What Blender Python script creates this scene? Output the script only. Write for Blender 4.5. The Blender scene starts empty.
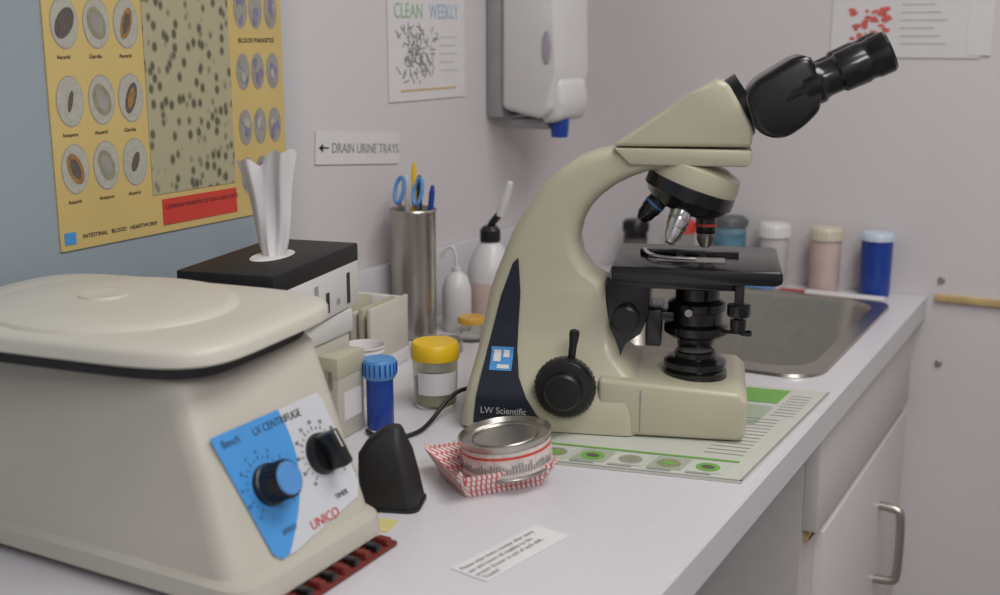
import bpy, bmesh, math, random
from mathutils import Vector, Matrix
random.seed(4)
Z0=0.9
scn=bpy.context.scene
scn.view_settings.view_transform='Standard'
def lin(c):
    return tuple(((v/255)/12.92 if v/255<=0.04045 else ((v/255+0.055)/1.055)**2.4) for v in c)+(1,)
MATS={}
def mat(name,c,rough=.5,metal=0,var=.06,scale=30,bump=0,coat=0,trans=0,alpha=1):
    if name in MATS: return MATS[name]
    m=bpy.data.materials.new(name);m.use_nodes=True;nt=m.node_tree
    b=nt.nodes['Principled BSDF'];col=lin(c)
    b.inputs['Roughness'].default_value=rough;b.inputs['Metallic'].default_value=metal
    b.inputs['Coat Weight'].default_value=coat;b.inputs['Transmission Weight'].default_value=trans
    b.inputs['Alpha'].default_value=alpha
    tc=nt.nodes.new('ShaderNodeTexCoord');n=nt.nodes.new('ShaderNodeTexNoise')
    n.inputs['Scale'].default_value=scale;n.inputs['Detail'].default_value=4
    nt.links.new(tc.outputs['Object'],n.inputs['Vector'])
    r=nt.nodes.new('ShaderNodeValToRGB')
    r.color_ramp.elements[0].position=.3;r.color_ramp.elements[1].position=.7
    r.color_ramp.elements[0].color=tuple(v*(1-var) for v in col[:3])+(1,)
    r.color_ramp.elements[1].color=tuple(min(1,v*(1+var)) for v in col[:3])+(1,)
    nt.links.new(n.outputs['Fac'],r.inputs['Fac']);nt.links.new(r.outputs['Color'],b.inputs['Base Color'])
    if bump:
        bp=nt.nodes.new('ShaderNodeBump');bp.inputs['Strength'].default_value=bump;bp.inputs['Distance'].default_value=.002
        n2=nt.nodes.new('ShaderNodeTexNoise');n2.inputs['Scale'].default_value=scale*8
        nt.links.new(tc.outputs['Object'],n2.inputs['Vector'])
        nt.links.new(n2.outputs['Fac'],bp.inputs['Height']);nt.links.new(bp.outputs['Normal'],b.inputs['Normal'])
    MATS[name]=m;return m
def empty(name,loc=(0,0,0),rz=0):
    e=bpy.data.objects.new(name,None);e.location=loc;e.rotation_euler=(0,0,rz);e.empty_display_size=.05
    scn.collection.objects.link(e);return e
def finish(name,bm,m,parent=None,smooth=40,loc=None,rot=None):
    bmesh.ops.recalc_face_normals(bm,faces=bm.faces)
    me=bpy.data.meshes.new(name);bm.to_mesh(me);bm.free()
    if m: me.materials.append(m)
    if smooth:
        for p in me.polygons:p.use_smooth=True
        me.set_sharp_from_angle(angle=math.radians(smooth))
    o=bpy.data.objects.new(name,me);scn.collection.objects.link(o)
    if parent:o.parent=parent
    if loc:o.location=loc
    if rot:o.rotation_euler=rot
    return o
def box(name,lo,hi,m,parent=None,bev=0,seg=2,loc=None,rot=None):
    bm=bmesh.new();bmesh.ops.create_cube(bm,size=1)
    for v in bm.verts:
        v.co=Vector([lo[i]+(v.co[i]+.5)*(hi[i]-lo[i]) for i in range(3)])
    if bev: bmesh.ops.bevel(bm,geom=list(bm.edges),offset=bev,segments=seg,affect='EDGES',profile=.5)
    return finish(name,bm,m,parent,loc=loc,rot=rot)
def axmat(p,d):
    d=Vector(d).normalized();q=Vector((0,0,1)).rotation_difference(d)
    return Matrix.Translation(Vector(p))@q.to_matrix().to_4x4()
def lathe(name,prof,m,parent=None,p=(0,0,0),d=(0,0,1),n=40,sx=1,sy=1,cap=True):
    bm=bmesh.new();M=axmat(p,d);rings=[]
    for r,z in prof:
        if r<1e-6: rings.append([bm.verts.new(M@Vector((0,0,z)))])
        else: rings.append([bm.verts.new(M@Vector((r*sx*math.cos(2*math.pi*i/n),r*sy*math.sin(2*math.pi*i/n),z))) for i in range(n)])
    for a,b in zip(rings,rings[1:]):
        for i in range(n):
            j=(i+1)%n
            if len(a)==1 and len(b)==1: break
            if len(a)==1: bm.faces.new((a[0],b[i],b[j]))
            elif len(b)==1: bm.faces.new((a[i],a[j],b[0]))
            else: bm.faces.new((a[i],a[j],b[j],b[i]))
    if cap:
        for R in (rings[0],rings[-1]):
            if len(R)>1: bm.faces.new(R)
    return finish(name,bm,m,parent,35)
def loft(name,rings,m,parent=None,cap0=True,cap1=True,smooth=40):
    bm=bmesh.new();R=[[bm.verts.new(p) for p in r] for r in rings];n=len(R[0])
    for a,b in zip(R,R[1:]):
        for i in range(n):
            j=(i+1)%n;bm.faces.new((a[i],a[j],b[j],b[i]))
    if cap0:bm.faces.new(R[0])
    if cap1:bm.faces.new(R[-1])
    return finish(name,bm,m,parent,smooth)
def rrect(x0,x1,y0,y1,r,z,n=6):
    pts=[]
    for cx,cy,a0 in ((x1-r,y1-r,0),(x0+r,y1-r,90),(x0+r,y0+r,180),(x1-r,y0+r,270)):
        for i in range(n+1):
            a=math.radians(a0+90*i/n);pts.append((cx+r*math.cos(a),cy+r*math.sin(a),z))
    return pts
def prism(name,poly,v0,v1,m,parent=None,bev=0,seg=2):
    bm=bmesh.new();a=[bm.verts.new((x,v0,z)) for x,z in poly];b=[bm.verts.new((x,v1,z)) for x,z in poly]
    n=len(poly);bm.faces.new(a);bm.faces.new(b[::-1])
    for i in range(n):
        j=(i+1)%n;bm.faces.new((a[i],b[i],b[j],a[j]))
    if bev: bmesh.ops.bevel(bm,geom=list(bm.edges),offset=bev,segments=seg,affect='EDGES',profile=.5)
    return finish(name,bm,m,parent)
def flat(name,pts,m,parent=None):
    bm=bmesh.new();bm.faces.new([bm.verts.new(p) for p in pts]);return finish(name,bm,m,parent,0)
def tube(name,pts,r,m,parent=None,cyc=False):
    c=bpy.data.curves.new(name,'CURVE');c.dimensions='3D';c.bevel_depth=r;c.bevel_resolution=4;c.use_fill_caps=True
    s=c.splines.new('NURBS');s.points.add(len(pts)-1)
    for q,p in zip(s.points,pts):q.co=(*p,1)
    s.order_u=3;s.use_endpoint_u=True;s.use_cyclic_u=cyc;s.resolution_u=8
    c.materials.append(m);o=bpy.data.objects.new(name,c);scn.collection.objects.link(o)
    if parent:o.parent=parent
    return o
def text(name,body,size,loc,rot,m,parent=None,sx=1,align='LEFT'):
    c=bpy.data.curves.new(name,'FONT');c.body=body;c.size=size;c.extrude=.0001;c.align_x=align;c.materials.append(m)
    o=bpy.data.objects.new(name,c);scn.collection.objects.link(o);o.location=loc;o.rotation_euler=rot;o.scale=(sx,1,1)
    if parent:o.parent=parent
    return o
P90=math.pi/2
# ---------- materials
wallm=bpy.data.materials.new('wall_left_blend');wallm.use_nodes=True
def wall_blend():  # base colour blends softly from blue-grey to near white along Y
    nt=wallm.node_tree;b=nt.nodes['Principled BSDF'];b.inputs['Roughness'].default_value=.55
    g=nt.nodes.new('ShaderNodeNewGeometry');s=nt.nodes.new('ShaderNodeSeparateXYZ')
    mr=nt.nodes.new('ShaderNodeMapRange');mr.interpolation_type='SMOOTHSTEP'
    mr.inputs['From Min'].default_value=1.06;mr.inputs['From Max'].default_value=1.20
    mx=nt.nodes.new('ShaderNodeMix');mx.data_type='RGBA'
    mx.inputs[6].default_value=lin((146,158,166));mx.inputs[7].default_value=lin((206,200,201))
    nt.links.new(g.outputs['Position'],s.inputs[0]);nt.links.new(s.outputs['Y'],mr.inputs['Value'])
    nt.links.new(mr.outputs[0],mx.inputs[0]);nt.links.new(mx.outputs[2],b.inputs['Base Color'])
wall_blend()
wall2=mat('painted_wall_white',(209,203,204),.38,var=.02,scale=4,bump=.05)
ceil=mat('ceiling_paint',(225,225,222),.8,var=.02)
floorm=mat('vinyl_floor',(120,118,115),.4,var=.1,scale=8)
lam=mat('counter_laminate',(205,202,206),.32,var=.02,scale=120)
lamedge=mat('laminate_edge',(202,199,200),.4,var=.02)
cabm=mat('cabinet_laminate',(200,194,193),.45,var=.02)
dark=mat('dark_gap',(60,58,60),.8)
steel=mat('stainless_steel',(182,177,170),.3,1,var=.05,scale=60)
chrome=mat('chrome',(220,220,220),.12,1,var=.02)
blk=mat('black_plastic',(22,22,24),.35,var=.1)
blkm=mat('black_metal',(16,16,18),.25,var=.1,coat=.3)
blkrough=mat('black_rubber',(26,25,26),.55,var=.2,bump=.15)
beige=mat('microscope_enamel',(186,181,157),.38,var=.03,scale=10,coat=.15)
cream=mat('centrifuge_plastic',(184,179,167),.42,var=.03,scale=12,bump=.05)
creaml=mat('centrifuge_lid_plastic',(200,195,183),.4,var=.03,scale=12)
white=mat('white_plastic',(215,213,211),.4,var=.02)
paper=mat('white_paper',(214,210,211),.8,var=.02)
navy=mat('navy_inlay',(22,28,44),.4)
blue=mat('blue_label',(70,145,210),.45,var=.03)
dblue=mat('blue_plastic',(22,62,150),.35)
lblue=mat('light_blue_plastic',(80,140,200),.4)
red=mat('red_print',(200,62,50),.5)
redm=mat('red_rubber',(110,34,28),.6)
green=mat('green_print',(110,165,75),.5)
yellow=mat('yellow_plastic',(232,190,30),.4)
ink=mat('dark_ink',(45,42,45),.7)
grey=mat('grey_print',(140,138,138),.7)
pale=mat('faint_print',(176,174,176),.7)
pgreen=mat('faint_green_print',(150,185,150),.7);pblue=mat('faint_blue_print',(150,180,205),.7)
tan=mat('poster_tan',(200,176,112),.5,var=.04,scale=8)
wood=mat('yellowed_trim',(196,170,120),.6,var=.15,scale=30)
amber=mat('amber_lid',(210,160,60),.35)
pinkb=mat('beige_pink_jar',(205,182,175),.4)
clear=mat('clear_plastic',(235,235,225),.08,trans=.9,var=.02)
# ---------- room
XR,YB,YF,ZC=3.2,-1.6,1.96,2.5
box('floor',(-.1,YB,-.1),(XR,YF+.1,0),floorm)
box('ceiling',(-.1,YB,ZC),(XR,YF+.1,ZC+.1),ceil)
box('wall_left',(-.1,YB,0),(0,YF,ZC),wallm)
box('wall_far',(-.1,YF,0),(XR,YF+.1,ZC),wall2)
box('wall_right',(XR,YB,0),(XR+.1,YF+.1,ZC),wall2)
box('wall_back',(-.1,YB-.1,0),(XR+.1,YB,ZC),wall2)
box('trim_1',(.655,YF-.008,Z0-.006),(1.6,YF,Z0+.006),wood,bev=.002)
# ---------- counter with cabinet
ct=empty('lab_counter',(0,0,Z0))
FX=.641
sx0,sx1,sy0,sy1=.14,.597,1.405,1.865
y0c=-1.0
for i,(a,b,c,d) in enumerate([(0.001,y0c,FX,sy0),(0.001,sy1,FX,YF-.001),(.001,sy0,sx0,sy1),(sx1,sy0,FX,sy1)]):
    box('worktop_%d'%(i+1),(a,b,-.034),(c,d,0),lam,ct)
box('front_edge_strip',(FX,y0c,-.034),(FX+.002,YF-.001,-.0005),lamedge,ct)
box('backsplash',(.001,y0c,0),(.016,YF-.001,.1),lam,ct,bev=.002)
cf=.612
box('side_panel',(.02,1.33,-.899),(cf,1.348,-.034),cabm,ct)
box('carcass_back',(.002,1.35,-.899),(.02,YF-.002,-.17),cabm,ct)
box('carcass_floor',(.02,1.35,-.80),(cf,YF-.002,-.78),cabm,ct)
box('toe_kick',(.54,1.35,-.899),(.55,YF-.002,-.80),dark,ct)
box('drawer_front',(cf,1.333,-.172),(cf+.018,YF-.03,-.045),cabm,ct,bev=.002)
box('door_front',(cf,1.375,-.79),(cf+.018,YF-.03,-.186),cabm,ct,bev=.002)
box('face_stile_near',(cf-.02,1.348,-.899),(cf+.006,1.374,-.186),cabm,ct)
box('face_rail',(cf-.02,1.345,-.19),(cf+.006,YF-.002,-.16),wood,ct)
box('face_stile_far',(cf-.02,YF-.028,-.899),(cf+.006,YF-.002,-.034),cabm,ct)
box('inner_fill',(cf-.022,1.35,-.78),(cf-.004,YF-.002,-.034),dark,ct)
hy=1.74
tube('door_handle',[(cf+.016,hy,-.285),(cf+.045,hy,-.285),(cf+.052,hy,-.295),(cf+.052,hy,-.395),(cf+.045,hy,-.405),(cf+.016,hy,-.405)],.0066,steel,ct)
box('near_end_panel',(.02,-.95,-.899),(cf,-.93,-.034),cabm,ct)
box('knee_back_panel',(.02,-.93,-.899),(.04,1.33,-.034),cabm,ct)
# sink
sk=empty('stainless_sink',(0,0,Z0))
R=[rrect(sx0-.018,sx1+.010,sy0-.018,sy1+.015,.05,.0005),rrect(sx0-.016,sx1+.009,sy0-.016,sy1+.013,.05,.004),
   rrect(sx0+.012,sx1-.012,sy0+.02,sy1-.012,.05,.004),rrect(sx0+.018,sx1-.018,sy0+.026,sy1-.018,.05,-.004),
   rrect(sx0+.03,sx1-.03,sy0+.04,sy1-.03,.05,-.13),rrect(sx0+.05,sx1-.05,sy0+.06,sy1-.05,.045,-.155),rrect(sx0+.15,sx1-.15,sy0+.16,sy1-.15,.03,-.16)]
loft('basin',R,steel,sk,cap0=False)
lathe('drain',[(0,.0),(.03,.0),(.035,.003),(.04,.001)],chrome,sk,((sx0+sx1)/2,(sy0+sy1)/2,-.1595),cap=False)
# ---------- poster
def wl(y,z,d=.002): return (d,y,z)
po=empty('parasite_chart_poster',(0,0,Z0))
box('sheet',(.0,.787,.204),(.002,1.138,.60),tan,po)
cell=bpy.data.materials.new('cell_field');cell.use_nodes=True
nt=cell.node_tree;b=nt.nodes['Principled BSDF'];b.inputs['Roughness'].default_value=.5
tc=nt.nodes.new('ShaderNodeTexCoord');vo=nt.nodes.new('ShaderNodeTexVoronoi');vo.inputs['Scale'].default_value=95
mp=nt.nodes.new('ShaderNodeMapping');mp.inputs['Scale'].default_value=(0,1,.7)
rp=nt.nodes.new('ShaderNodeValToRGB');rp.color_ramp.elements[0].position=.22;rp.color_ramp.elements[0].color=lin((92,88,70));rp.color_ramp.elements[1].position=.46;rp.color_ramp.elements[1].color=lin((170,164,134))
nt.links.new(tc.outputs['Object'],mp.inputs['Vector']);nt.links.new(mp.outputs[0],vo.inputs['Vector']);nt.links.new(vo.outputs['Distance'],rp.inputs['Fac']);nt.links.new(rp.outputs[0],b.inputs['Base Color'])
box('blood_smear_panel',(.002,.913,.246),(.0028,1.044,.59),cell,po)
box('banner',(.002,.926,.212),(.0030,1.044,.240),red,po)
text('banner_text','COMMON PARASITES OF DOGS AND CATS',.0063,(.0032,.929,.229),(P90,0,P90),ink,po,sx=.95)
text('footer_text','INTESTINAL   BLOOD   HEARTWORM',.006,(.0024,.815,.214),(P90,0,P90),ink,po)
cg=mat('specimen_grey',(172,170,158),.6,var=.10,scale=220);cd_=mat('specimen_dark',(92,84,78),.6,var=.25,scale=300)
cring=mat('specimen_ring',(150,146,140),.6,var=.1)
cbr=mat('specimen_brown',(150,112,60),.6,var=.25,scale=250);cpu=mat('specimen_purple',(128,120,150),.6,var=.2,scale=250);cgr=mat('specimen_olive',(140,138,112),.6,var=.2,scale=200)
def disc(nm,y,z,ry,rz,m,d,a=0):
    n=20;ca,sa=math.cos(a),math.sin(a)
    flat(nm,[(d,y+ry*math.cos(2*math.pi*i/n)*ca-rz*math.sin(2*math.pi*i/n)*sa,z+rz*math.sin(2*math.pi*i/n)*ca+ry*math.cos(2*math.pi*i/n)*sa) for i in range(n)],m,po)
k=0
kinds=[(cbr,ink,.010),(cgr,cring,.009),(cg,cd_,.007),(cd_,cd_,.010),(cgr,cring,.011),(cbr,cd_,.007),(cg,cd_,.005),(cgr,cring,.011),(cd_,cbr,.007),(cbr,cd_,.009),(cgr,cring,.010),(cg,cd_,.008)]
for z in (.500,.425,.350,.284):
    for y in (.812,.852,.891):
        m,m2,w=kinds[k%12];k+=1;disc('specimen_rim_%d'%k,y,z,.0172,.0250,cring,.0023);disc('specimen_%d'%k,y,z,.0165,.024,cg,.0025)
        a=random.uniform(-.6,.6)
        disc('parasite_%d'%k,y,z,w,.0165,m,.0028,a);disc('parasite_core_%d'%k,y,z,w*.6,.011,m2,.003,a)
        text('caption_%d'%k,'%s'%random.choice(('Giardia','Isospora','Ascarid','Taenia')),.0055,(.0024,y-.012,z-.034),(P90,0,P90),ink,po)
for z in (.50,.442,.372,.308,.252):
    for y in (1.066,1.092,1.119):
        k+=1;disc('specimen_%d'%k,y,z,.0115,.021,cring,.0024)
        for j in range(5):
            disc('parasite_%d_%d'%(k,j),y+random.uniform(-.005,.005),z+random.uniform(-.012,.012),.0035,.0055,random.choice((cpu,cring,cpu,cg)),.0028+j*.00005)
text('heading_a','OVA  AND  CYSTS',.007,(.0024,.82,.456),(P90,0,P90),ink,po)
text('heading_b','BLOOD PARASITES',.0075,(.0024,1.060,.405),(P90,0,P90),ink,po)
box('logo_patch',(.002,.792,.210),(.0026,.806,.222),blue,po)
# ---------- sign
sg=empty('drain_tray_sign',(0,0,Z0))
def rotwl(y,z,d,c=(1.292,.265),a=-.085):
    dy,dz=y-c[0],z-c[1];return (d,c[0]+dy*math.cos(a)-dz*math.sin(a),c[1]+dy*math.sin(a)+dz*math.cos(a))
def wplate(nm,y0,y1,z0,z1,d0,d1,m,p,fn=rotwl):
    bm=bmesh.new();V=[bm.verts.new(fn(y,z,d)) for d in (d0,d1) for y,z in ((y0,z0),(y1,z0),(y1,z1),(y0,z1))]
    for f in ((0,1,2,3),(4,5,6,7),(0,1,5,4),(1,2,6,5),(2,3,7,6),(3,0,4,7)):bm.faces.new([V[i] for i in f])
    return finish(nm,bm,m,p,0)
wplate('plate',1.197,1.388,.244,.287,.0005,.002,paper,sg)
text('lettering','DRAIN URINE TRAYS',.0185,rotwl(1.230,.259,.0024),(P90-0,.085,P90),grey,sg,sx=.90)
wplate('arrow_shaft',1.207,1.224,.2645,.2662,.002,.0026,ink,sg)
flat('arrow_head',[rotwl(1.203,.2653,.0026),rotwl(1.212,.271,.0026),rotwl(1.212,.2595,.0026)],ink,sg)
# ---------- left wall paper
pp=empty('instruction_sheet',(0,0,Z0))
box('sheet',(.0005,1.366,.322),(.002,1.572,.60),paper,pp)
text('title_green','CLEAN',.030,(.0024,1.380,.437),(P90,0,P90),pgreen,pp,sx=.8)
text('title_blue','WEEKLY',.030,(.0024,1.472,.437),(P90,0,P90),pblue,pp,sx=.72)
for i in range(130):
    y=1.435+max(-.045,min(.055,random.gauss(0,.022)));z=.386+max(-.038,min(.038,random.gauss(0,.020)));a=random.uniform(0,3.14);l=random.uniform(.002,.008);w=.0010
    c,s=math.cos(a),math.sin(a);d=.0023+i*.000003
    flat('sketch_stroke_%d'%i,[wl(y+c*l-s*w,z+s*l+c*w,d),wl(y-c*l-s*w,z-s*l+c*w,d),wl(y-c*l+s*w,z-s*l-c*w,d),wl(y+c*l+s*w,z+s*l-c*w,d)],grey,pp)
box('highlight_line',(.002,1.395,.335),(.0024,1.545,.338),wood,pp)
for i in range(5):box('line_%d'%i,(.002,1.50,.41-i*.012),(.0024,1.55-.008*(i%2),.4112-i*.012),pale,pp)
# ---------- far wall paper
p2=empty('notice_sheet',(0,0,Z0))
box('sheet',(.463,YF-.002,.379),(.690,YF,.62),paper,p2)
box('sheet_fold',(.670,YF-.0026,.383),(.706,YF-.0021,.60),white,p2)
hm=mat('red_hearts_print',(205,95,88),.7,var=.25,scale=120)
for i in range(46):
    x=.493+random.uniform(0,.062);z=.405+random.uniform(0,.05);rr=random.uniform(.003,.0065);e=random.uniform(.5,1)
    flat('red_shape_%d'%i,[(x+rr*math.cos(t),YF-.0024-i*.00001,z+rr*e*math.sin(t)*(1-.35*abs(math.cos(t+i)))) for t in [j*.52 for j in range(12)]],hm,p2)
for i in range(6):box('textline_%d'%i,(.570,YF-.0026,.40+i*.012),(.64-.01*(i%3),YF-.002,.4012+i*.012),pale,p2)
for i,(x,z) in enumerate(((.662,.028),(.668,-.11))):
    lathe('wall_screw' if i==0 else 'wall_screw.001',[(0,.004),(.004,.0035),(.006,.001),(.006,0)],steel,None,(x,YF-.0005,Z0+z),(0,-1,0),n=16)
# ---------- dispenser
dp=empty('soap_dispenser',(0,0,Z0))
grp=mat('dispenser_grey',(150,150,152),.4)
box('back_plate',(.0005,1.64,.285),(.03,1.755,.60),grp,dp,bev=.006)
prism('housing',[(.03,.30),(.10,.285),(.118,.30),(.125,.36),(.12,.60),(.03,.60)],1.635,1.76,white,dp,bev=.010,seg=3)
prism('push_lever',[(.092,.278),(.126,.282),(.134,.31),(.129,.345),(.112,.352),(.096,.33)],1.65,1.745,white,dp,bev=.010,seg=3)
lathe('sight_window',[(0,.002),(.006,.002),(.008,0)],mat('smoked_window',(165,158,165),.2),dp,(.1105,1.634,.395),(0,-1,0),sy=3.2)
box('lower_tray',(.03,1.66,.268),(.10,1.73,.285),grp,dp,bev=.006)
lathe('nozzle',[(0,0),(.013,0),(.015,.02),(.015,.03)],dblue,dp,(.112,1.68,.256))
# ---------- tissue box on storage box
sb=empty('storage_box',(.132,.935,Z0),.10)
box('body',(-.056,-.085,0),(.052,.085,.108),creaml,sb,bev=.004)
box('lid_rim',(-.058,-.088,.092),(.055,.088,.1195),white,sb,bev=.004)
box('side_label',(.052,-.03,.03),(.0526,.05,.07),paper,sb)
tb=empty('tissue_box',(.140,.940,Z0+.120),.20)
box('carton',(-.053,-.098,0),(.053,.098,.055),white,tb,bev=.002)
box('carton_top',(-.0533,-.0983,.048),(.0533,.0983,.0685),blkrough,tb,bev=.002)
for i in range(7):
    box('side_pattern_%d'%i,(.0532,-.09+i*.026,.006+.004*(i%2)),(.0535,-.082+i*.026,.040-.012*(i%3)),grp if i%2 else blk,tb)
    if i<5:box('end_pattern_%d'%i,(-.048+i*.02,-.0985,.008+.004*(i%2)),(-.040+i*.02,-.0982,.034),grp,tb)
lathe('slot',[(0,.0),(.018,.0),(.019,-.001)],white,tb,(0,0,.0692),sy=1.9,n=32)
bm=bmesh.new();rows=24;cols=60;V=[]
ca,sa=math.cos(.30),math.sin(.30)
for j in range(rows):
    t=j/(rows-1);row=[]
    for i in range(cols):
        a=2*math.pi*i/cols;s_=math.cos(a)
        w_=.010+.020*t**.7;th=.009-.0065*t
        X=w_*s_*(1+.06*math.sin(6*t+1))+.002-.004*t
        Y=th*math.sin(a)+.004*(.4+t)*(math.sin(5.5*s_+2*t)+.5*math.sin(11*s_-3*t+1))+.004*math.sin(4*t)
        h=t*(.098+.006*s_+.012*abs(math.sin(2.2*s_+.6))+.003*math.sin(9*s_))
        row.append(bm.verts.new((X*ca-Y*sa,X*sa+Y*ca,.066+h)))
    V.append(row)
for j in range(rows-1):
    for i in range(cols):
        bm.faces.new((V[j][i],V[j][(i+1)%cols],V[j+1][(i+1)%cols],V[j+1][i]))
o=finish('tissue',bm,paper,tb,80);s=o.modifiers.new('s','SUBSURF');s.levels=1;s.render_levels=1
# ---------- racks and boxes beside
rk=empty('slide_storage_rack',(.075,1.180,Z0),.1)
box('base_tray',(-.048,-.05,0),(.045,.05,.022),white,rk,bev=.003)
box('back_wall',(-.048,.042,.018),(.045,.05,.085),white,rk,bev=.002)
box('left_wall',(-.048,-.05,.018),(-.042,.05,.085),white,rk,bev=.002)
box('right_wall',(.039,-.05,.018),(.045,.05,.088),creaml,rk,bev=.002)
for i in range(6):box('slide_folder_%d'%i,(-.038+i*.0125,-.044,.02),(-.031+i*.0125,.040,.074+.006*(i%3)),(white,creaml,beige)[i%3],rk,bev=.001)
bx=empty('slide_box',(.213,.960,Z0),.05)
box('case',(-.013,-.028,0),(.011,.022,.080),cream,bx,bev=.003)
box('case_lid',(-.014,-.029,.066),(.012,.023,.090),beige,bx,bev=.003)
box('case_clasp',(-.004,-.031,.055),(.004,-.027,.075),steel,bx,bev=.001)
box('case_label',(.0108,-.018,.020),(.0114,.014,.050),paper,bx)
ph=empty('paper_cup_stack',(.150,1.085,Z0))
lathe('cups',[(0,0),(.018,0),(.022,.045),(.0235,.046),(.0222,.050),(.0240,.052),(.0226,.056),(.0245,.058),(.0240,.060),(.0225,.058),(.018,.02),(0,.02)],paper,ph)
# ---------- pen cup
pc=empty('steel_utensil_cup',(.053,1.342,Z0))
lathe('cup',[(0,.001),(.028,0),(.031,.003),(.032,.176),(.0335,.179),(.0325,.181),(.0305,.177),(.029,.01),(0,.008)],steel,pc)
def pen(nm,x,y,dx,dy,h,r,m):
    lathe(nm,[(r*.3,0),(r,.01),(r,h-.01),(r*.6,h)],m,pc,(x,y,.01),(dx,dy,1),n=12)
pen('pencil',.0,-.005,.03,.0,.235,.0035,yellow);pen('pen_white',-.008,.004,-.05,.05,.215,.004,white)
pen('pen_blue',.01,.0,.1,.02,.205,.004,dblue);pen('pen_dark',.004,.008,-.02,.05,.215,.004,ink)
for i,(x,tx) in enumerate(((-.016,-.2),(.014,.15))):
    tube('scissor_handle_%d'%i,[(x+.007*math.cos(t)*1.0,.006*math.sin(t)-.008,.206+.018*math.sin(t)+0) for t in [j*2*math.pi/10 for j in range(10)]],.0028,lblue,pc,True)
    tube('scissor_blade_%d'%i,[(x,-.008,.19),(x*.7,-.006,.10),(x*.4,-.004,.02)],.003,steel,pc)
# ---------- yellow specimen cup
sc=empty('specimen_cup',(.246,1.088,Z0))
lathe('cup',[(0,0),(.022,0),(.024,.003),(.0265,.060),(.0255,.060),(.0230,.004),(0,.003)],clear,sc)
lathe('content',[(0,.0045),(.0222,.0045),(.0238,.034),(0,.034)],mat('sample',(196,184,128),.3),sc)
lathe('screw_lid',[(0,.075),(.025,.075),(.0272,.072),(.0278,.058),(.0272,.056),(0,.056)],yellow,sc,n=48)
bm=bmesh.new();V=[]
for i in range(13):
    a=math.radians(-105+i*9);V.append([bm.verts.new(((.0246+z*.042+.0006)*math.cos(a),(.0246+z*.042+.0006)*math.sin(a),z)) for z in (.018,.044)])
for a,b in zip(V,V[1:]):bm.faces.new((a[0],b[0],b[1],a[1]))
finish('label',bm,paper,sc)
# ---------- blue vial
vl=empty('blue_capped_vial',(.236,.992,Z0))
lathe('vial',[(0,0),(.0130,0),(.0145,.003),(.0145,.056),(0,.056)],dblue,vl)
lathe('cap',[(0,.077),(.0165,.077),(.0183,.074),(.0183,.060),(.016,.056),(.0,.056)],lblue,vl)
for i in range(20):
    a=i*math.pi/10;box('rib_%d'%i,(-.0006,-.0006,.061),(.0006,.0006,.074),dblue,vl,loc=(.0184*math.cos(a),.0184*math.sin(a),0))
# ---------- black holder
bh=empty('black_scope_stand',(.364,.823,Z0),.35)
loft('shell',[rrect(-.025,.028,-.022,.022,.010,0),rrect(-.025,.0275,-.022,.022,.010,.005),rrect(-.027,.0225,-.020,.020,.009,.030),rrect(-.027,.018,-.018,.018,.009,.050),rrect(-.020,.014,-.014,.014,.008,.061),rrect(-.007,.011,-.009,.009,.006,.071),rrect(-.002,.009,-.007,.007,.004,.0735)],blkrough,bh)
loft('foot_lip',[rrect(-.0265,.0295,-.0235,.0235,.011,0),rrect(-.0265,.0295,-.0235,.0235,.011,.003)],blk,bh)
# ---------- tray + tin
tr=empty('paper_food_tray',(.4145,.9165,Z0),.92)
tp=bpy.data.materials.new('red_lattice_paper');tp.use_nodes=True
nt=tp.node_tree;b=nt.nodes['Principled BSDF'];b.inputs['Roughness'].default_value=.7
tc=nt.nodes.new('ShaderNodeTexCoord');mp=nt.nodes.new('ShaderNodeMapping');mp.inputs['Rotation'].default_value=(.0,.785,.785);mp.inputs['Scale'].default_value=(1,1,1)
br=nt.nodes.new('ShaderNodeTexBrick');br.inputs['Scale'].default_value=100;br.inputs['Mortar Size'].default_value=.055;br.inputs['Mortar Smooth'].default_value=.3;br.inputs['Color1'].default_value=lin((224,214,212));br.inputs['Color2'].default_value=lin((224,214,212));br.inputs['Mortar'].default_value=lin((196,92,90));br.offset=.5
nt.links.new(tc.outputs['Object'],mp.inputs[0]);nt.links.new(mp.outputs[0],br.inputs['Vector']);nt.links.new(br.outputs['Color'],b.inputs['Base Color'])
R=[rrect(-.039,.039,-.033,.033,.004,.0008,2),rrect(-.043,.043,-.037,.037,.005,.010,2),rrect(-.051,.051,-.046,.046,.006,.025,2)]
for i,p in enumerate(R[2]):
    R[2][i]=(p[0],p[1],.025+.006*(abs(p[0])>.045)*(abs(p[1])>.040))
o=loft('tray',R,tp,tr,cap1=False,smooth=20);s=o.modifiers.new('s','SOLIDIFY');s.thickness=.0008;s.offset=1
tn=empty('pet_food_tin',(.430,.924,Z0+.0125));tn.rotation_euler=(.06,-.10,0)
lab=mat('tin_label',(206,192,186),.4,var=.18,scale=180)
lathe('can',[(0,0),(.040,0),(.042,.001),(.0435,.003),(.0425,.005),(.0425,.030),(.0440,.033),(.0445,.036),(.0430,.0365),(.041,.032),(0,.032)],steel,tn,n=56)
lathe('label',[(.0428,.0055),(.0428,.0295)],lab,tn,n=56,cap=False)
lathe('label_band',[(.0430,.023),(.0430,.0255)],red,tn,n=56,cap=False)
for i in range(40):
    a=math.radians(-150+i*4)
    box('label_print_%d'%i,(-.0001,-.0009,.009),(.0003,.0009,.013+.006*random.random()),grey,tn,loc=(.0429*math.cos(a),.0429*math.sin(a),0),rot=(0,0,a))
lathe('lid_ring',[(.030,.0322),(.031,.0335),(.032,.0322)],steel,tn,n=48,cap=False)
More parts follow.
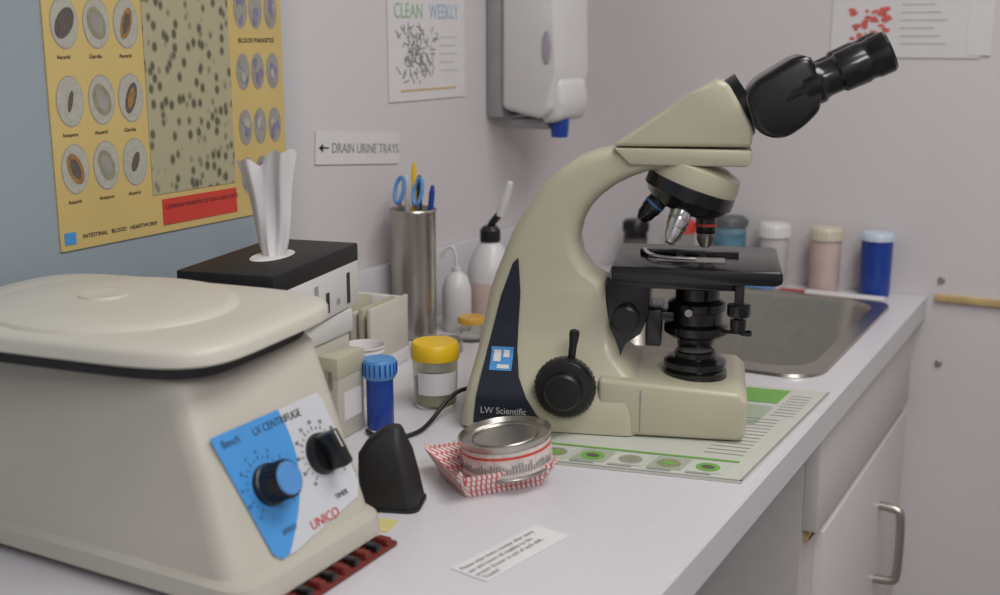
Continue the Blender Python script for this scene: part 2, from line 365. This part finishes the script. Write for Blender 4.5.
# ---------- card under microscope
rc=empty('laminated_reference_card',(0,0,Z0))
A,B,C,D=[Vector(p) for p in ((.330,.955,0),(.628,1.020,0),(.633,1.343,0),(.335,1.29,0))]
def rcp(s,t,z): 
    q=A*(1-s)*(1-t)+B*s*(1-t)+C*s*t+D*(1-s)*t;return (q.x,q.y,z)
def rcq(nm,s0,s1,t0,t1,z,m): flat(nm,[rcp(s0,t0,z),rcp(s1,t0,z),rcp(s1,t1,z),rcp(s0,t1,z)],m,rc)
crd=mat('card_face',(194,196,186),.25,var=.02);crdg=mat('card_green_grey',(160,172,150),.3,var=.05)
bm=bmesh.new();V=[bm.verts.new(rcp(s,t,z)) for z in (.0003,.003) for s,t in ((0,0),(1,0),(1,1),(0,1))]
for f in ((0,1,2,3),(4,5,6,7),(0,1,5,4),(1,2,6,5),(2,3,7,6),(3,0,4,7)):bm.faces.new([V[i] for i in f])
finish('card',bm,crd,rc,0)
rcq('border_near',.0,1,.0,.006,.0033,grey);rcq('border_right',.992,1,.0,1,.0033,grey)
rcq('left_panel',.0,.30,.20,.97,.0032,crdg)
for i in range(7):
    rcq('cell_%d'%i,.06+i*.125,.06+i*.125+.11,.035,.14,.0034,crdg if i%2 else crd)
    c=rcp(.115+i*.125,.085,.0037);n=16
    flat('organism_%d'%i,[(c[0]+.012*math.cos(2*math.pi*j/n),c[1]+.012*math.sin(2*math.pi*j/n),.0036) for j in range(n)],(green,cring,cgr)[i%3],rc)
    flat('organism_core_%d'%i,[(c[0]+.007*math.cos(2*math.pi*j/n),c[1]+.005*math.sin(2*math.pi*j/n),.0038) for j in range(n)],(cd_,cgr,green)[i%3],rc)
    rcq('caption_%d'%i,.065+i*.125,.065+i*.125+.08,.020,.026,.0036,grey)
rcq('green_bar',.03,.94,.15,.165,.0035,green)
rcq('green_block',.64,.86,.80,.97,.0035,green);rcq('grey_block',.64,.86,.55,.76,.0035,crdg)
for i in range(12):rcq('textline_%d'%i,.80,.93,.22+i*.035,.224+i*.035,.0035,grey)
for i in range(8):rcq('side_text_%d'%i,.88,.96,.66+i*.035,.664+i*.035,.0035,grey)
# ---------- counter label
cl=empty('counter_label',(.509,.783,Z0),math.radians(80))
box('strip',(-.054,-.018,.0003),(.056,.018,.0009),paper,cl)
for i,s in enumerate(('Please wipe down counter after every','use and return all supplies to the','proper drawer at end of each shift.','Thanks!')):
    text('line_%d'%i,s,.0068,(-.051,.009-i*.0078,.0011),(0,0,0),grey,cl,sx=.9)
# ---------- centrifuge
ce=empty('benchtop_centrifuge',(0,0,Z0))
def px(z): return .405-.4706*z
R=[rrect(.03,.400,.585,.758,.022,.006),rrect(.026,.406,.580,.762,.024,.010),rrect(.028,.402,.580,.762,.024,.024)]
R+= [rrect(.034,px(.028),.586,.760,.022,.028),rrect(.06,px(.10),.598,.769,.022,.10),rrect(.075,px(.160),.606,.775,.022,.160),rrect(.08,px(.165)-.008,.612,.770,.02,.170)]
loft('housing',R,cream,ce)
def sup(cx,cy,a,b,z,e=5.0,n=80,rot=.13):
    pts=[]
    for i in range(n):
        t=2*math.pi*i/n;c,s=math.cos(t),math.sin(t)
        x=a*abs(c)**(2/e)*(1 if c>=0 else -1);y=b*abs(s)**(2/e)*(1 if s>=0 else -1)
        pts.append((cx+x*math.cos(rot)-y*math.sin(rot),cy+x*math.sin(rot)+y*math.cos(rot),z))
    return pts
lx,ly,la,lb=.196,.678,.157,.111
loft('lid_gasket',[sup(lx,ly,la-.018,lb-.016,.166),sup(lx,ly,la-.018,lb-.016,.181)],blkrough,ce)
loft('lid',[sup(lx,ly,la-.004,lb-.004,.1785),sup(lx,ly,la,lb,.1805),sup(lx,ly,la,lb,.1885),sup(lx,ly,la-.002,lb-.002,.1920),sup(lx,ly,la-.007,lb-.007,.1940),sup(lx,ly,la-.03,lb-.03,.1948)],creaml,ce)
lathe('lid_dome',[(.098,.0),(.096,.0025),(.088,.0048),(.05,.006),(.0,.0064)],creaml,ce,(lx-.008,ly,.1944),sx=1.1,cap=False,n=64)
lathe('lid_port',[(.020,0),(.019,.0018),(.015,.0012),(0,.0012)],creaml,ce,(lx-.02,ly,.2004))
for i,(x,y) in enumerate(((.07,.62),(.35,.63),(.07,.73),(.35,.73))):
    lathe('foot_%d'%i,[(0,0),(.014,0),(.014,.008),(0,.008)],blkrough,ce,(x,y,0))
pn=empty('control_panel',(px(.075),.68,.075));pn.parent=ce
t=Vector((-.4706,0,1)).normalized();s_=Vector((0,1,0));nn=s_.cross(t)
pn.rotation_euler=Matrix((s_,t,nn)).transposed().to_euler()
def pl(y,z): return (y-.68,(z-.075)*1.105)
lbm=mat('panel_label_white',(196,198,202),.35,var=.01)
def pflat(nm,pts,d,m): flat(nm,[(*pl(*p),d) for p in pts],m,pn)
pflat('label',[(.612,.122),(.740,.124),(.744,.118),(.748,.05),(.740,.040),(.65,.028),(.632,.030)],.0012,lbm)
pts=[(.612,.123),(.690,.1235)]
for i in range(1,15):
    u=i/14;pts.append((.690-.045*u**2.2+.006*math.sin(math.pi*u),.1235-.094*u))
pts+=[(.636,.028),(.628,.034)]
pflat('label_blue',pts,.0016,blue)
text('product_text','LX CENTRIFUGE',.0088,(*pl(.655,.113),.0018),(0,0,0),ink,pn,sx=.9)
text('product_text_b','Bench',.009,(*pl(.620,.113),.0018),(0,0,0),ink,pn,sx=.9)
text('maker_text','UNICO',.011,(*pl(.676,.035),.0018),(0,0,0),red,pn)
text('speed_text','SPEED',.006,(*pl(.645,.042),.0018),(0,0,0),ink,pn);text('timer_text','TIMER',.006,(*pl(.714,.046),.0018),(0,0,0),ink,pn)
for kx,(ky,kz) in enumerate(((.650,.078),(.718,.081))):
    q=pl(ky,kz)
    for i in range(21):
        a=math.radians(-45+i*13.5)
        box('tick_%d_%d'%(kx,i),(.0205,-.0003,.0016),(.0225 if i%2 else .024,.0003,.0019),ink,pn,loc=(q[0],q[1],0),rot=(0,0,a))
        if i%2==0:text('dial_%d_%d'%(kx,i),str((i//2+1)*(5 if kx else 1)),.0042,(q[0]+.0275*math.cos(a),q[1]+.0275*math.sin(a)-.0015,.0018),(0,0,0),ink,pn,align='CENTER')
    if kx==0:
        lathe('speed_knob',[(0,0),(.0165,0),(.0165,.005),(.0150,.006),(.0142,.022),(.0135,.0235),(0,.0235)],blk,pn,(q[0],q[1],.001))
        lathe('speed_knob_cap',[(0,.0012),(.0125,.0012),(.0133,0)],lblue,pn,(q[0],q[1],.0242))
        for i in range(24):
            a=i*math.pi/12;box('knob_flute_%d'%i,(.0138,-.0006,.006),(.0153,.0006,.022),blk,pn,loc=(q[0],q[1],.001),rot=(0,0,a))
    else:
        lathe('timer_knob',[(0,0),(.0175,0),(.0170,.005),(.0155,.007),(.0,.007)],blk,pn,(q[0],q[1],.001))
        box('timer_knob_grip',(-.0055,-.0155,.004),(.0055,.0155,.023),blk,pn,bev=.002,loc=(q[0],q[1],.002),rot=(0,0,.15))
        box('timer_knob_pointer',(-.0006,.0,.0232),(.0006,.0145,.0236),white,pn,loc=(q[0],q[1],.002),rot=(0,0,.15))
# red grip pad + sticky note
rp_=empty('red_grip_pad',(0,0,Z0))
box('pad',(.366,.61,.0002),(.420,.750,.005),redm,rp_,bev=.002)
for i in range(9):box('rib_%d'%i,(.4075,.616+i*.0148,.005),(.4195,.623+i*.0148,.011),blk if i%2 else redm,rp_,bev=.001)
sn=empty('sticky_note',(.378,.772,Z0+.0002),.2);box('note',(-.02,-.009,0),(.018,.016,.0008),mat('note_yellow',(205,194,125),.8),sn)
# ---------- microscope
ms=empty('compound_microscope',(.398,1.053,Z0+.0042),math.atan2(.317,.948))
VC=.08
ST=[((-.088,0),(.104,0),.080),((-.088,.010),(.104,.012),.080),((-.085,.030),(.104,.036),.078),((-.081,.048),(.103,.054),.068),((-.076,.075),(.080,.075),.048),
((-.071,.105),(.0735,.105),.040),((-.066,.134),(.071,.135),.037),((-.059,.156),(.064,.151),.036),((-.051,.176),(.047,.160),.036),((-.041,.201),(.034,.178),.036),
((-.030,.222),(.030,.196),.036),((-.016,.243),(.034,.215),.036),((-.002,.260),(.043,.232),.036),((.013,.273),(.056,.246),.036),((.030,.284),(.072,.258),.036),((.050,.291),(.088,.266),.036),((.075,.2955),(.104,.272),.036),((.10,.297),(.125,.276),.036)]
def hw(z):
    zs=[(max(s[0][1],s[1][1]),s[2]) for s in ST]
    for (a,b),(c,d) in zip(zs,zs[1:]):
        if a<=z<=c: return b+(d-b)*(z-a)/(c-a+1e-9)
    return .036
rings=[]
for (ou,oz),(iu,iz),h in ST:
    L=math.hypot(iu-ou,iz-oz);r=min(.016,L*.3,h*.45)
    ring=[]
    for (a,b,_) in rrect(0,L,-h,h,r,0,5):
        f=a/L;ring.append((ou+(iu-ou)*f,VC+b,oz+(iz-oz)*f))
    rings.append(ring)
loft('arm_and_base',rings,beige,ms,smooth=60)
prism('base_front',[(.06,.0),(.206,.0),(.213,.006),(.214,.042),(.204,.052),(.06,.060)],.002,.158,beige,ms,bev=.005,seg=3)
prism('nose_plate',[(.085,.279),(.203,.279),(.207,.283),(.208,.296),(.068,.296)],.038,.122,beige,ms,bev=.003)
prism('head_housing',[(.066,.2975),(.2065,.2985),(.208,.318),(.181,.362),(.170,.366),(.143,.351)],.040,.120,beige,ms,bev=.005,seg=3)
# inlay
il=[((-.037,.172),(-.031,.178)),((-.050,.135),(-.0285,.14)),((-.058,.10),(-.030,.105)),((-.063,.078),(-.030,.078)),((-.066,.055),(-.025,.055)),((-.069,.035),(-.015,.035)),((-.071,.018),(-.004,.018)),((-.072,.006),(.006,.008))]
il2=[]
for (a,b),(c,d) in zip(il,il[1:]):
    for q in range(4):
        f=q/4;il2.append(((a[0]+(c[0]-a[0])*f,a[1]+(c[1]-a[1])*f),(b[0]+(d[0]-b[0])*f,b[1]+(d[1]-b[1])*f)))
il2.append(il[-1])
bm=bmesh.new();pr=None
for (a,b) in il2:
    row=[]
    for i in range(5):
        z=a[1]+(b[1]-a[1])*i/4;row.append(bm.verts.new((a[0]+(b[0]-a[0])*i/4,VC-hw(z)-.0016,z)))
    if pr:
        for i in range(4):bm.faces.new((pr[i],pr[i+1],row[i+1],row[i]))
    pr=row
finish('dark_inlay',bm,navy,ms)
def side(u,z,off): return (u,VC-hw(z)-off,z)
def spatch(nm,u0,u1,z0,z1,off,m):
    bm=bmesh.new();P=[]
    n=max(2,int((z1-z0)/.002))
    zs=sorted(set([z0+(z1-z0)*i/n for i in range(n+1)]+[z for z in (.075,) if z0<z<z1]))
    for z in zs:P.append((bm.verts.new(side(u0,z,off)),bm.verts.new(side(u1,z,off))))
    for a,b in zip(P,P[1:]):bm.faces.new((a[0],a[1],b[1],b[0]))
    finish(nm,bm,m,ms)
spatch('emblem_tile',-.058,-.034,.060,.082,.0026,blue)
spatch('emblem_white_a',-.055,-.047,.068,.079,.0034,white)
spatch('emblem_white_b',-.0445,-.038,.072,.079,.0034,white)
spatch('emblem_white_c',-.050,-.037,.062,.0655,.0034,white)
text('maker_text','LW Scientific',.0098,(-.064,VC-.080-.004,.018),(P90,0,0),pale,ms,sx=.95)
# coarse focus knob
kc=(.026,.0,.050)
lathe('focus_knob',[(0,-.03),(.022,-.03),(.022,.004),(.030,.004),(.0315,.007),(.0315,.020),(.029,.024),(.020,.025),(.0195,.036),(.017,.038),(0,.038)],blk,ms,(kc[0],.014,kc[2]),(0,-1,0),n=56)
for i in range(36):
    a=i*math.pi/18;box('knob_rib_%d'%i,(-.0006,-.018,-.0006),(.0006,-.006+0,.0006),blk,ms,loc=(kc[0]+.0318*math.cos(a),.012,kc[2]+.0318*math.sin(a)))
lathe('tension_lever',[(0,0),(.004,.0),(.0042,.03),(.0055,.042),(.005,.046),(0,.048)],blk,ms,(kc[0]+.004,.006,kc[2]+.014),(.10,0,1),n=16)
lathe('far_knob',[(0,-.03),(.022,-.03),(.022,.004),(.030,.004),(.0315,.007),(.0315,.020),(.029,.024),(0,.025)],blk,ms,(kc[0],.146,kc[2]),(0,1,0),n=40)
# binocular head
ax=Vector((.82,0,.57)).normalized()
lathe('head_collar',[(.0,-.006),(.034,-.006),(.034,.001),(.030,.003),(.030,.016),(.0,.016)],blkm,ms,(.191,VC,.337),ax)
prism('prism_body',[(.197,.352),(.206,.365),(.244,.389),(.256,.391),(.264,.383),(.271,.352),(.272,.338),(.258,.322),(.240,.309),(.222,.309),(.208,.318)],.030,.130,blkm,ms,bev=.007,seg=3)
d2=Vector((math.cos(math.radians(25)),0,math.sin(math.radians(25))))
for i,v in enumerate((.049,.111)):
    lathe('eyepiece_tube_%d'%(i+1),[(0,-.02),(.0195,-.02),(.0195,.0),(.0212,.003),(.0212,.017),(.019,.020),(.0178,.024),(.0178,.036),(.0202,.039),(.0208,.062),(.0195,.065),(.0195,.070),(.0208,.073),(.0208,.087),(.0185,.090),(.0135,.090),(.012,.083),(0,.082)],blkm,ms,(.254,v,.357),d2)
# nosepiece
ta=Vector((-.34,0,-.94)).normalized()
tcn=Vector((.145,VC,.2465))
lathe('nosepiece_cone',[(.030,-.036),(.046,-.030),(.048,-.016),(.046,-.006),(.0,-.006)],beige,ms,tcn,ta)
lathe('turret_ring',[(0,-.012),(.045,-.012),(.048,-.010),(.048,.003),(.045,.005),(.042,.010),(.032,.018),(0,.020)],blkm,ms,tcn,ta,n=60)
rot0=Vector((0,0,-1))
for i in range(4):
    q=Matrix.Rotation(math.radians(90*i),3,ta);d=(q@rot0).normalized()
    off=(d-ta*d.dot(ta)).normalized()*.025
    b0=tcn+ta*.013+off
    Ls=(.036,.040,.034,.042)[i];r=.0108
    lathe('objective_%d_barrel'%i,[(0,-.004),(r+.001,-.004),(r+.001,.004),(r,.005),(r,Ls*.55),(r*.92,Ls*.6)],(blkm,chrome,blkm,steel)[i],ms,b0,d,n=28)
    lathe('objective_%d_band'%i,[(r+.0004,Ls*.30),(r+.0004,Ls*.38)],(red,steel,lblue,blue)[i],ms,b0,d,n=28,cap=False)
    lathe('objective_%d_tip'%i,[(0,Ls*.5),(r*.93,Ls*.5),(r*.85,Ls*.8),(r*.5,Ls),(r*.35,Ls*1.02),(0,Ls*1.02)],(steel,chrome,blkm,blkm)[i],ms,b0,d,n=28)
# stage
prism('stage_plate',[(.070,.162),(.236,.162),(.243,.165),(.243,.176),(.238,.178),(.070,.178)],.012,.155,blkm,ms,bev=.0025)
prism('stage_under_plate',[(.072,.152),(.20,.152),(.20,.162),(.072,.162)],.03,.14,blkm,ms,bev=.002)
box('slide_holder_bar',(.095,.085,.178),(.20,.096,.184),blkm,ms,bev=.001)
tube('slide_clip',[(.10,.085,.184),(.105,.055,.184),(.125,.040,.183),(.155,.042,.183)],.002,chrome,ms)
box('glass_slide',(.115,.045,.1785),(.185,.070,.1797),clear,ms)
lathe('stage_aperture',[(.010,.0),(.016,.0006),(.017,0)],steel,ms,(.15,.078,.178),cap=False)
box('stage_drive_stem',(.196,.02,.12),(.206,.03,.162),blkm,ms,bev=.002)
lathe('stage_knob_upper',[(0,0),(.011,0),(.012,.002),(.012,.012),(0,.013)],blkm,ms,(.201,.025,.128))
lathe('stage_knob_lower',[(0,0),(.008,0),(.0085,.012),(0,.012)],blkm,ms,(.201,.025,.113))
prism('stage_bracket',[(.062,.064),(.078,.062),(.082,.090),(.100,.098),(.108,.120),(.110,.160),(.062,.160)],.044,.116,blkm,ms,bev=.003)
lathe('condenser_focus_knob',[(0,-.01),(.012,-.01),(.012,.004),(.0145,.005),(.0145,.018),(.012,.020),(0,.020)],blk,ms,(.085,.045,.118),(0,-1,0))
box('condenser_arm',(.10,.055,.112),(.135,.105,.122),blkm,ms,bev=.002)
box('condenser_bracket',(.105,.050,.085),(.122,.110,.125),blkm,ms,bev=.002)
lathe('condenser',[(0,.072-.0),(.014,.072),(.020,.082),(.020,.090),(.030,.093),(.0345,.097),(.0345,.105),(.028,.108),(.028,.120),(.031,.122),(.031,.130),(.024,.134),(.024,.146),(.014,.156),(0,.156)],blkm,ms,(.158,VC,.0),n=48)
lathe('iris_lever',[(0,0),(.002,0),(.002,.02),(.0035,.022),(.0035,.032),(0,.034)],blkm,ms,(.185,.065,.101),(1,-.35,.05),n=12)
lathe('condenser_screw',[(0,0),(.004,0),(.004,.012),(0,.012)],steel,ms,(.150,.048,.126),(0,-1,0),n=16)
lathe('illuminator',[(0,.050),(.032,.050),(.034,.053),(.034,.060),(.031,.062),(.033,.064),(.033,.070),(.029,.073),(.022,.075),(.022,.080),(.0,.081)],blkm,ms,(.158,.062,.0),n=48)
lathe('illuminator_collar',[(.031,.048),(.0345,.049),(.0345,.055),(.033,.056)],blkm,ms,(.158,.062,.0),n=48,cap=False)
lathe('illuminator_lens',[(0,.0022),(.012,.0015),(.018,0)],clear,ms,(.158,.062,.081))
flat('base_panel_line',[(.104,.0012,.005),(.1050,.0012,.005),(.1050,.0012,.050),(.104,.0012,.050)],grey,ms)
# cable
cb=empty('power_cable',(0,0,Z0))
tube('cord',[(.335,1.075,.02),(.30,1.09,.03),(.285,1.06,.028),(.283,1.02,.006),(.287,.985,.003),(.270,.955,.003),(.247,.960,.003),(.235,.968,.003)],.0024,blk,cb)
# ---------- bottles
wb=empty('wash_bottle',(.108,1.462,Z0))
wh=mat('bottle_ldpe',(205,204,204),.35,var=.02)
lathe('body',[(0,0),(.030,0),(.034,.004),(.034,.075),(.031,.092),(.018,.116),(.012,.122),(.012,.126),(0,.126)],wh,wb)
lathe('collar',[(.0,.122),(.015,.122),(.015,.138),(.010,.144),(0,.144)],blk,wb)
tube('spout',[(0,0,.142),(.004,0,.150),(.012,0,.158),(.018,0,.165)],.0055,blk,wb)
lathe('nozzle',[(0,0),(.006,0),(.0068,.03),(.0045,.052),(0,.054)],white,wb,(.016,0,.160),(.35,0,1),n=20)
lathe('label',[(.0343,.02),(.0343,.065)],pinkb,wb,cap=False)
w2=empty('squeeze_bottle',(.088,1.400,Z0))
lathe('body',[(0,0),(.019,0),(.021,.004),(.021,.060),(.016,.078),(.007,.086),(.007,.092),(0,.092)],wh,w2);tube('tip',[(0,0,.09),(0,0,.108),(-.006,0,.122),(-.016,-.004,.118),(-.022,-.006,.105)],.0022,wh,w2)
pj=empty('petri_dish',(.125,1.29,Z0));lathe('dish',[(0,0),(.032,0),(.033,.002),(.033,.014),(.031,.015),(.031,.003),(0,.002)],clear,pj)
aj=empty('amber_lidded_jar',(.135,1.36,Z0));lathe('jar',[(0,0),(.017,0),(.018,.026),(0,.026)],clear,aj);lathe('lid',[(0,.034),(.017,.034),(.019,.031),(.019,.025),(0,.025)],amber,aj)
# ---------- jars at far end
def jar(nm,x,y,r,h,body,lid,hl,label=None):
    e=empty(nm,(x,y,Z0))
    lathe('body',[(0,0),(r*.86,0),(r*.92,.003),(r*.95,h-hl),(r*.8,h-hl+.002),(0,h-hl+.002)],body,e)
    lathe('lid',[(0,h),(r*.88,h),(r,h-.004),(r*1.06,h-hl),(r*.98,h-hl-.001),(0,h-hl-.001)],lid,e)
    for i in range(24):
        a=i*math.pi/12;box('lid_rib_%d'%i,(-.0006,-.0006,h-hl+.001),(.0006,.0006,h-.005),lid,e,loc=(r*1.035*math.cos(a),r*1.035*math.sin(a),0))
    if label: lathe('label',[(r*.955,.02),(r*.965,h-hl-.012)],label,e,cap=False)
jar('black_jar',.150,1.915,.022,.095,blk,blk,.02,cd_)
jar('red_capped_jar',.240,1.915,.020,.10,clear,red,.02)
jar('dark_lidded_jar',.320,1.92,.029,.112,mat('teal_jar',(120,150,165),.3),mat('charcoal_lid',(84,88,92),.5),.014,mat('teal_label',(90,130,150),.5,var=.3,scale=90))
jar('white_lidded_jar',.396,1.925,.026,.106,mat('frosted_jar',(196,192,188),.35),white,.022)
jar('beige_specimen_jar',.483,1.925,.026,.106,pinkb,mat('beige_lid',(200,190,172),.4),.020)
jar('blue_specimen_jar',.565,1.925,.026,.104,dblue,mat('pale_lid',(190,200,215),.4),.012)
rg=empty('folded_wipe_packets',(.43,1.885,Z0))
box('packet_blue',(-.075,-.014,.0),(-.02,.012,.005),lblue,rg,bev=.001);box('packet_red',(-.01,-.012,0),(.03,.01,.004),red,rg,bev=.001);box('packet_white',(.035,-.014,0),(.16,.010,.006),paper,rg,bev=.001)
# ---------- lights: ceiling fixtures
def fixture(nm,x,y,sx,sy,power,col):
    e=empty(nm,(x,y,ZC))
    box('frame',(-sx/2-.03,-sy/2-.03,-.05),(sx/2+.03,sy/2+.03,-.001),white,e,bev=.005)
    l=bpy.data.lights.new(nm+'_lamp','AREA');l.shape='RECTANGLE';l.size=sx;l.size_y=sy;l.energy=power;l.color=col
    o=bpy.data.objects.new('lamp',l);scn.collection.objects.link(o);o.parent=e;o.location=(0,0,-.056)
fixture('ceiling_light_fixture',1.15,1.0,.6,1.2,18,(1,.98,.95))
fixture('ceiling_light_fixture.001',1.8,-.5,.6,1.2,28,(.97,.98,1))
w=bpy.data.worlds.new('w');scn.world=w;w.use_nodes=True;w.node_tree.nodes['Background'].inputs[0].default_value=(.6,.65,.7,1);w.node_tree.nodes['Background'].inputs[1].default_value=.3
# ---------- camera
cd=bpy.data.cameras.new('camera');cd.lens=42.12;cd.sensor_width=36;cd.clip_start=.02
cam=bpy.data.objects.new('camera',cd);scn.collection.objects.link(cam)
r=Vector((.8761,.4822,0));u=Vector((-.1054,.1914,.9758));f=Vector((-.4705,.8549,-.2185))
M=Matrix((r,u,-f)).transposed().to_4x4();M.translation=Vector((.929,0,Z0+.413));cam.matrix_world=M
cd.dof.use_dof=True;cd.dof.focus_distance=1.22;cd.dof.aperture_fstop=4.8
scn.camera=cam
